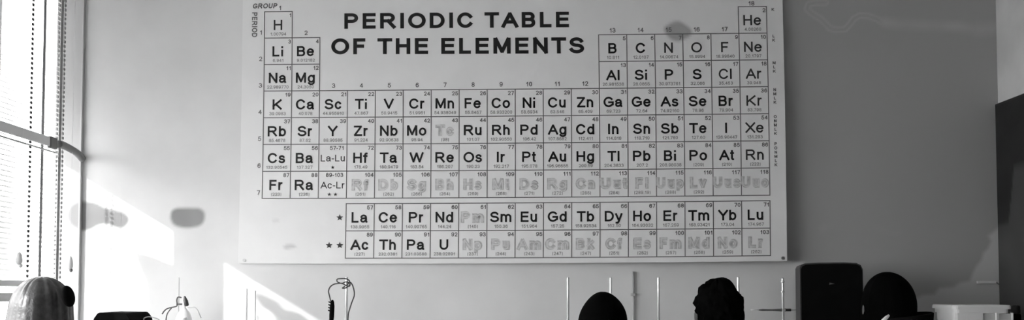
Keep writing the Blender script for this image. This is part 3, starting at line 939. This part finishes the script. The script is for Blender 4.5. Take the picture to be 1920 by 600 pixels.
# ------------------------------------------------------------------ loudspeaker
ys = 3.74
pl, pr = U(1502, 495, ys), U(1614, 495, ys)
cx = (pl.x + pr.x) / 2; hw = (pr.x - pl.x) / 2; zt = U(1555, 492, ys).z
ang = -math.radians(13)
sp = thing('loudspeaker', 'tall black loudspeaker standing on the bench between two seated people', 'speaker', (cx, ys, BT), ang)
bm = bmesh.new(); dep = .24
h = zt - BT
outl_ = [(-hw, 0), (-hw, h - .022), (-hw + .006, h - .010), (-hw + .02, h - .004), (-hw * .4, h - .0005), (hw * .4, h), (hw - .025, h - .003), (hw - .008, h - .012), (hw, h - .030), (hw + .002, 0)]
def prism(bm, o_, y0, y1, sc=1.0):
    a = [bm.verts.new((x, y0, z)) for x, z in o_]; b = [bm.verts.new((x * sc, y1, z)) for x, z in o_]
    for i in range(len(o_)):
        j = (i + 1) % len(o_); bm.faces.new((a[i], a[j], b[j], b[i]))
    bm.faces.new(a[::-1]); bm.faces.new(b)
prism(bm, outl_, 0, dep, .98)
o = obj('cabinet', bm, 'side_grey', sp)
bm = bmesh.new()
g = [(x * .965, z if z < .01 else z - .006) for x, z in outl_]; g = [(x, max(z, .012)) for x, z in g]
prism(bm, g, -.014, .001)
obj('grille', bm, 'black', sp)
ba = U(1556, 532, ys)
bm = bmesh.new()
vs = [(-.010, 0), (.012, .0035), (-.008, .009)]
a = [bm.verts.new((x + (1556 - 1558) / 441 * 0, -.0155, ba.z - BT + z - .004)) for x, z in vs]; b = [bm.verts.new((x, -.0135, ba.z - BT + z - .004)) for x, z in vs]
for i in range(3): bm.faces.new((a[i], a[(i + 1) % 3], b[(i + 1) % 3], b[i]))
bm.faces.new(a[::-1]); bm.faces.new(b)
o = obj('badge', bm, 'badge', sp); o['label'] = 'small dull silver badge'
for sx in (-1, 1):
    obj('foot', B(sx * hw * .6 - .012, sx * hw * .6 + .012, .03, .054, -.0, .004), 'black', sp)

# ------------------------------------------------------------------ white tub and canister
yt = 3.70
pl, pr = U(1788, 575, yt), U(1898, 574, yt); cx = (pl.x + pr.x) / 2; hw = (pr.x - pl.x) / 2; zt = U(1842, 572, yt).z
tub = thing('storage_tub', 'white plastic storage tub with rimmed lid on the bench near the dark board', 'tub', (cx, yt + .1, BT), -.02)
h = zt - BT
def rrect(bm, w0, d0, z0, w1, d1, z1, r):
    rings = []
    for w, dd, z in ((w0, d0, z0), (w1, d1, z1)):
        ring = []
        for qx, qy, a0 in ((1, 1, 0), (-1, 1, 90), (-1, -1, 180), (1, -1, 270)):
            for k in range(6):
                a = math.radians(a0 + 90 * k / 5); ring.append(bm.verts.new((qx * (w - r) + r * math.cos(a), qy * (dd - r) + r * math.sin(a), z)))
        rings.append(ring)
    n = len(rings[0])
    for k in range(n): bm.faces.new((rings[0][k], rings[0][(k + 1) % n], rings[1][(k + 1) % n], rings[1][k]))
    bm.faces.new(rings[0][::-1]); bm.faces.new(rings[1])
    return bm
bm = rrect(bmesh.new(), hw * .80, .088, 0, hw * .90, .098, h - .03, .03)
obj('tub_body', bm, 'tub', tub)
bm = rrect(bmesh.new(), hw, .11, h - .017, hw, .11, h - .006, .025)
rrect(bm, hw, .11, h - .006, hw * .985, .106, h, .025)
rrect(bm, hw * .93, .103, h - .034, hw * .93, .103, h - .017, .025)
obj('lid', bm, 'tub', tub)
bm = bmesh.new()
zz = h - .062
for x0, x1 in ((-hw * .9, -hw * .02), (hw * .42, hw * .52), (hw * .96, hw * 1.0)):
    box(bm, x0, x1, -.110, -.092, zz, h - .032, bev=.002)
box(bm, -hw * .97, hw * 1.03, -.114, -.092, zz - .03, zz, bev=.004)
obj('rim_ribs', bm, 'tub', tub)
bm = B(-hw * .02, hw * .42, -.101, -.094, zz, h - .036)
o = obj('recess', bm, 'rail', tub)
o = obj('recess', B(hw * .52, hw * .96, -.101, -.094, zz, h - .036), 'rail', tub)

yc = 3.90
pc = U(1904, 575, yc); r = 8.5 / F * yc
can = thing('canister', 'narrow black canister standing just behind the white storage tub', 'canister', (pc.x, yc, BT))
hh = U(1904, 572, yc).z - BT
obj('body', lathe(bmesh.new(), [(r * .95, 0), (r * 1.05, .01), (r * 1.05, hh - .05), (r * .95, hh - .04)], (0, 0, 0), 24), 'black', can, True)
obj('cap', lathe(bmesh.new(), [(r * .95, hh - .04), (r, hh - .035), (r * .95, hh - .006), (r * .7, hh)], (0, 0, 0), 24), 'blackgl', can, True)

# white strip on the wall with its dark lead
a, b = U(1833, 526.5, D - .012), U(1868, 531.5, D - .012)
ws = thing('cable_cover', 'short white strip on the wall above the white tub', 'strip', ((a.x + b.x) / 2, D, b.z))
pchild(ws, 'cover', B(a.x, b.x, D - .014, D, b.z, a.z, bev=.002), 'strip')
pts = [U(1868, 529.5, D - .006), U(1873, 533, D - .006), U(1876, 534.5, D - .006)]
pts += [Vector((XR - .005, D - .01, U(1877, 535, D).z)), Vector((XR - .005, D - .05, U(1884, 536.5, D - .05).z)), Vector((XR - .005, D - .09, U(1892, 542, D - .08).z)), Vector((XR - .005, D - .11, U(1896, 560, D - .1).z))]
o = pchild(ws, 'lead', tube(bmesh.new(), pts, .003, 8), 'joint', True); o['label'] = 'dark lead round the corner'

# ------------------------------------------------------------------ dark board on the right wall
zb1 = U(1874, 196, D).z
bd = thing('wall_board', 'tall dark board with a paler lower part on the side wall by the corner', 'board', (XR, 3.5, 1.0))
bm = B(XR - .018, XR, 2.2, D - .004, .86, zb1, bev=.003)
pchild(bd, 'panel', bm, 'board')
ny, nz_ = 160, 100
yy, zz_ = np.meshgrid(np.linspace(2.22, D - .008, ny), np.linspace(.88, zb1 - .012, nz_))
me = bpy.data.meshes.new('board_face')
i = np.arange((nz_ - 1) * ny).reshape(nz_ - 1, ny)[:, :-1].ravel()
me.from_pydata(np.stack([np.full(yy.size, XR - .0188), yy.ravel(), zz_.ravel()], 1).tolist(), [], np.stack([i, i + ny, i + ny + 1, i + 1], 1).tolist())
zlim = U(1875, 408, D).z
nb = np.array([noise.noise((a * 7, b * 7, 1.7)) for a, b in zip(yy.ravel(), zz_.ravel())])
zl_ = zlim + .22 * np.clip((D - .10 - yy.ravel()) / .05, 0, 1) + .05 * nb
set_attr(me, 'patch', np.clip((zl_ - zz_.ravel()) / .03, 0, 1) * (.8 + .3 * nb)); set_attr(me, 'stain', np.zeros(yy.size))  # face paler below an uneven line
pchild(bd, 'writing_face', me, 'boardface')

# ------------------------------------------------------------------ people
def skin_mesh(verts, edges, radii, sub=2):
    me = bpy.data.meshes.new('tmp'); me.from_pydata(verts, edges, [])
    ob = bpy.data.objects.new('tmp', me); COL.objects.link(ob)
    md = ob.modifiers.new('s', 'SKIN'); md.use_smooth_shade = True
    for i, r in enumerate(radii):
        sv = me.skin_vertices[0].data[i]
        sv.radius = r if isinstance(r, tuple) else (r, r); sv.use_root = (i == 0)
    sd = ob.modifiers.new('u', 'SUBSURF'); sd.levels = sub; sd.render_levels = sub
    dg = bpy.context.evaluated_depsgraph_get(); dg.update()
    out = bpy.data.meshes.new_from_object(ob.evaluated_get(dg))
    bpy.data.objects.remove(ob); bpy.data.meshes.remove(me)
    return out


def build_body(HT):
    SH = HT - .285
    vb = [(0, 0, .53), (0, .01, .66), (0, .015, .80), (0, .015, SH - .03), (0, .025, SH + .045), (0, .045, SH + .115)]
    rb = [(.13, .10), (.115, .085), (.13, .09), (.10, .075), (.052, .052), (.048, .05)]
    eb = [(0, 1), (1, 2), (2, 3), (3, 4), (4, 5)]
    av, ar, ae = [], [], []
    def limb(vs, rs, root, V, R, E_):
        prev = root
        for v, r in zip(vs, rs):
            V.append(v); R.append(r); E_.append((prev, len(V) - 1)); prev = len(V) - 1
        return prev
    V, R, E_ = list(vb), list(rb), list(eb)
    for s in (-1, 1):
        w = limb([(s * .130, .015, SH - .005), (s * .148, .09, SH - .09), (s * .148, .20, .845), (s * .14, .33, .838), (s * .135, .46, .835), (s * .125, .52, .828)],
                 [.058, .048, .040, .036, (.027, .022), (.036, .016)], 3, V, R, E_)
        for k, (dx, ln) in enumerate(((-.030, .062), (-.010, .074), (.011, .070), (.031, .054))):
            limb([(s * .125 + dx, .555, .826), (s * .125 + dx * 1.15, .555 + ln * .5, .828), (s * .125 + dx * 1.2, .555 + ln, .812)], [.0088, .0082, .0072], w, V, R, E_)
        limb([(s * .125 - s * .038, .500, .826), (s * .125 - s * .058, .535, .822), (s * .125 - s * .060, .560, .820)], [.011, .010, .0085], w - 1, V, R, E_)
        limb([(s * .085, .02, .525), (s * .10, .22, .525), (s * .105, .42, .50), (s * .105, .43, .30), (s * .105, .42, .09), (s * .11, .50, .045), (s * .112, .56, .035)],
             [.088, .078, .056, .050, .036, (.038, .030), (.034, .022)], 0, V, R, E_)
    body_sk = skin_mesh(V, E_, R, 2)
    # head: shaped sphere with jaw, nose, brow, lips and ears
    bm = bmesh.new(); bm.from_mesh(body_sk)
    hc = Vector((0, .055, HT - .118))
    g = bmesh.ops.create_uvsphere(bm, u_segments=40, v_segments=28, radius=1)
    for v in g['verts']:
        x, y, z_ = v.co
        X_, Y_, Z_ = x * .073, y * .092, z_ * .113
        if z_ < 0: X_ *= 1 + .26 * z_; Y_ *= 1 + (.10 if y > 0 else .34) * z_
        if y > .55:
            Y_ += .010 * math.exp(-((z_ + .72) / .16) ** 2 - (x / .35) ** 2)                 # chin
            Y_ += .006 * math.exp(-((z_ + .42) / .07) ** 2 - (x / .28) ** 2)                 # lips
            Y_ -= .008 * math.exp(-((z_ - .05) / .10) ** 2 - ((abs(x) - .42) / .18) ** 2)    # eye sockets
            Y_ += .005 * math.exp(-((z_ - .22) / .09) ** 2)                                  # brow
            Y_ += .022 * math.exp(-((z_ + .16) / .14) ** 2 - (x / .16) ** 2)                 # nose
        v.co = hc + Vector((X_, Y_, Z_))
    for s in (-1, 1):
        ellipsoid(bm, hc + Vector((s * .076, -.005, -.005)), (.010, .020, .032), Matrix.Rotation(s * .35, 4, 'Z'))
    me0 = bpy.data.meshes.new('raw'); bm.to_mesh(me0); bm.free()
    ob = bpy.data.objects.new('raw', me0); COL.objects.link(ob)
    rm = ob.modifiers.new('r', 'REMESH'); rm.mode = 'VOXEL'; rm.voxel_size = .0065
    sm = ob.modifiers.new('m', 'SMOOTH'); sm.iterations = 2; sm.factor = .4
    dg = bpy.context.evaluated_depsgraph_get(); dg.update()
    BODY = bpy.data.meshes.new_from_object(ob.evaluated_get(dg)); bpy.data.objects.remove(ob)
    BODY.name = 'person_body'

    # clothes: shirt and trousers as separate shells round the same skeleton
    gx = .016
    Vs, Rs, Es = list(vb[:5]), [tuple(q + gx for q in (r if isinstance(r, tuple) else (r, r))) for r in rb[:5]], list(eb[:4])
    Vs[4] = (0, .022, SH + .03); Rs[4] = (.062, .062)
    for s in (-1, 1):
        limb([(s * .130, .015, SH - .005), (s * .148, .09, SH - .09), (s * .148, .20, .845), (s * .14, .33, .840), (s * .142, .44, .838)], [.072, .064, .050, .045, .036], 3, Vs, Rs, Es)
    SHIRT = skin_mesh(Vs, Es, Rs, 2); SHIRT.name = 'shirt'
    Vs, Rs, Es = [(0, 0, .535), (0, .008, .63)], [(.15, .11), (.135, .105)], [(0, 1)]
    for s in (-1, 1):
        limb([(s * .085, .02, .525), (s * .10, .22, .525), (s * .105, .42, .50), (s * .105, .43, .30), (s * .105, .42, .11)], [.102, .090, .070, .064, .056], 0, Vs, Rs, Es)
    TROUS = skin_mesh(Vs, Es, Rs, 2); TROUS.name = 'trousers'
    return BODY, SHIRT, TROUS, hc


def shoe_mesh(s):
    bm = bmesh.new()
    ellipsoid(bm, Vector((s * .11, .50, .042)), (.046, .125, .040))
    for v in bm.verts: v.co.z = max(v.co.z, .0)
    return bm


def hair(c, rx, ry, rz, drop, flare, amp, freq, seed, strands=0.0, faceopen=True, jag=0.0, asym=0.0, tap=0.0):
    bm = bmesh.new(); n = 72; rings = []
    prof = [(math.sin(a), math.cos(a), 0) for a in [math.pi / 2 * k / 16 for k in range(1, 17)]]
    nd = 16
    prof += [(1, 0, k / nd) for k in range(1, nd + 1)]
    for ri, (sr, cz, dd) in enumerate(prof):
        ring = []
        for k in range(n):
            a = 2 * math.pi * k / n
            fx, fy = math.cos(a), math.sin(a)
            w = 1 + flare * dd + asym * dd * fx - tap * dd * dd
            p = Vector((rx * sr * w * fx, ry * sr * w * fy, rz * cz - drop * dd))
            nn = Vector((fx * max(sr, .2), fy * max(sr, .2), cz)).normalized()
            dsp = amp * noise.noise(Vector((p.x * freq + seed, p.y * freq, p.z * freq)))
            dsp += strands * (noise.noise(Vector((fx * 9 + seed, fy * 9, p.z * 1.5)))) * min(1, sr * 1.2)
            if jag: dsp += jag * (1.0 if fx < .1 else .28) * max(0, noise.noise(Vector((fx * 7 + seed, fy * 7, p.z * 55 + seed)))) * min(1, sr)
            p += nn * dsp
            if faceopen and fy > .36 and (dd > 0 or cz < .40):
                p.x *= .70; p.y *= .28                     # tuck in behind the forehead, face stays open
            ring.append(bm.verts.new(c + p))
        rings.append(ring)
    top = bm.verts.new(c + Vector((0, 0, rz)))
    for k in range(n): bm.faces.new((top, rings[0][k], rings[0][(k + 1) % n]))
    for A, C in zip(rings, rings[1:]):
        for k in range(n): bm.faces.new((A[k], C[k], C[(k + 1) % n], A[(k + 1) % n]))
    bot = bm.verts.new(c + Vector((0, 0, -drop + .01)))
    for k in range(n): bm.faces.new((bot, rings[-1][(k + 1) % n], rings[-1][k]))
    return bm


def person(px, py, Y, label, shirt, make_hair, skin='skin'):
    """head top seen at (px,py) with the middle of the head at Y"""
    top = U(px, py, Y)
    HT = top.z - .016
    body, shirt_me, trous, hc = build_body(HT)
    t = thing('person', label, 'person', (top.x, Y - .055, 0), 0, 'people seated along the bench')
    def part(name, me, m):
        o = bpy.data.objects.new(name, me); COL.objects.link(o)
        me.name = name; me.materials.clear(); me.materials.append(M[m]); o.parent = t
        for p in me.polygons: p.use_smooth = True
        return o
    part('body', body, skin); part('shirt', shirt_me, shirt); part('trousers', trous, 'denim')
    for sx in (-1, 1):
        obj('shoe', shoe_mesh(sx), 'shoe', t, True)
        obj('eye', ellipsoid(bmesh.new(), hc + Vector((sx * .031, .070, .006)), (.011, .011, .010)), 'joint', t, True)
    bmh, m = make_hair(hc - Vector((0, .012, -.012)))
    obj('hair', bmh, m, t, True)
    return t, HT


def stool(t, label):
    x, y = t.location.x, t.location.y - .01
    st_ = thing('stool', label, 'stool', (x, y, 0), 0, 'stools along the bench')
    obj('seat', lathe(bmesh.new(), [(.15, .375), (.165, .382), (.165, .398), (.155, .406), (.05, .404)], (0, 0, 0), 32), 'benchfront', st_, True)
    for a in (45, 135, 225, 315):
        c, q = math.cos(math.radians(a)), math.sin(math.radians(a))
        obj('leg', tube(bmesh.new(), [(c * .11, q * .11, .39), (c * .17, q * .17, 0)], .012, 10), 'iron', st_, True)
    bm = bmesh.new()
    ring = [(.143 * math.cos(2 * math.pi * k / 24), .143 * math.sin(2 * math.pi * k / 24), .18) for k in range(25)]
    tube(bm, ring, .007, 8); obj('foot_ring', bm, 'iron', st_, True)


p1, ht = person(1130, 543, 3.05, 'person with smooth rounded black hair seated in front of two white rods', 'cloth_black',
               lambda H0: (hair(H0, .085, .110, .114, .15, .20, .006, 10, 1.0, 0, True, 0, .16), 'hair_black'))
stool(p1, 'dark round stool under the person with smooth rounded hair')
p2, ht = person(1347, 518, 3.05, 'person with short tousled black hair seated with back turned before the poster corner', 'cloth_black',
               lambda H0: (hair(H0 + Vector((0, 0, .004)), .078, .102, .112, .105, -.05, .009, 26, 5.0, 0, True, .026, 0.0, .10), 'hair_black'))
stool(p2, 'dark round stool under the person with tousled hair')
p3, ht = person(1661, 508, 3.05, 'person with smooth black hair and dark collared jacket seated next to the loudspeaker', 'cloth_dark',
               lambda H0: (hair(H0, .084, .108, .118, .17, .02, .004, 8, 9.0, .004, True, 0, -.06), 'hair_black'))
stool(p3, 'dark round stool under the person in the collared jacket')
SH = ht - .285
# collar of the jacket
bm = bmesh.new()
n = 40; rings = []
for r0, z0 in ((.112, -.12), (.108, -.05), (.104, .0), (.104, .035), (.106, .062), (.101, .064), (.096, .035), (.092, .0), (.088, -.12)):
    rings.append([bm.verts.new((r0 * 1.0 * math.cos(2 * math.pi * k / n) + .030, r0 * math.sin(2 * math.pi * k / n) + .02, SH + .085 + z0 + .012 * math.cos(2 * math.pi * k / n))) for k in range(n)])
for A_, C_ in zip(rings, rings[1:] + rings[:1]):
    for k in range(n): bm.faces.new((A_[k], A_[(k + 1) % n], C_[(k + 1) % n], C_[k]))
obj('collar', bm, 'cloth_dark', p3, True)
ta_, tb_ = U(1667, 591, 2.87) - p3.location, U(1656, 601, 2.87) - p3.location
tc_ = tb_ + Vector((-.012, .004, -.03))
o = obj('collar_tab', tube(bmesh.new(), [ta_, ta_.lerp(tb_, .5), tb_, tc_], [.0035, .006, .006, .005], 8), 'strip', p3, True); o['label'] = 'white tab on the collar'

pw, ht = person(82, 516, 3.04, 'person with long straight hair and a dark oval clip seated by the window', 'cloth_grey',
               lambda H0: (hair(H0, .099, .110, .118, .30, .36, .004, 9, 2.0, .006, True, 0, -.20), 'hair_brown'))
stool(pw, 'dark round stool under the long haired person by the window')
q = U(127.5, 555.5, 2.97)
o = obj('hair_clip', ellipsoid(bmesh.new(), q - pw.location, (.0185, .030, .037), Matrix.Rotation(math.radians(-14), 4, 'Y')), 'black', pw, True)
o['label'] = 'dark oval hair clip'

# ------------------------------------------------------------------ light
sd = bpy.data.lights.new('sun', 'SUN'); sd.energy = 2.3; sd.angle = math.radians(.53)
so = bpy.data.objects.new('sun', sd); COL.objects.link(so)
so.rotation_euler = sun_d.to_track_quat('-Z', 'Y').to_euler(); so.location = (-6, 0, 6)
wd = bpy.data.worlds.new('overcast_sky'); S.world = wd; wd.use_nodes = True
bg = wd.node_tree.nodes['Background']; bg.inputs[0].default_value = (1, 1, 1, 1); bg.inputs[1].default_value = 6.0
for y0, y1 in ((WY0, D),):
    ad = bpy.data.lights.new('window_portal', 'AREA'); ad.shape = 'RECTANGLE'; ad.size = y1 - y0; ad.size_y = WZ1 - WZ0
    ad.cycles.is_portal = True
    ao = bpy.data.objects.new('window_portal', ad); COL.objects.link(ao)
    ao.location = (XG - .04, (y0 + y1) / 2, (WZ0 + WZ1) / 2)
    ao.rotation_euler = Vector((1, 0, 0)).to_track_quat('-Z', 'Z').to_euler()
    
S.view_settings.view_transform = 'Standard'; S.view_settings.look = 'None'; S.view_settings.gamma = 1
S.view_settings.exposure = 1.06; S.view_settings.use_curve_mapping = False
S.cycles.use_denoising = True
S.cycles.max_bounces = 8; S.cycles.diffuse_bounces = 5; S.cycles.transparent_max_bounces = 12
S.cycles.caustics_reflective = False; S.cycles.caustics_refractive = False
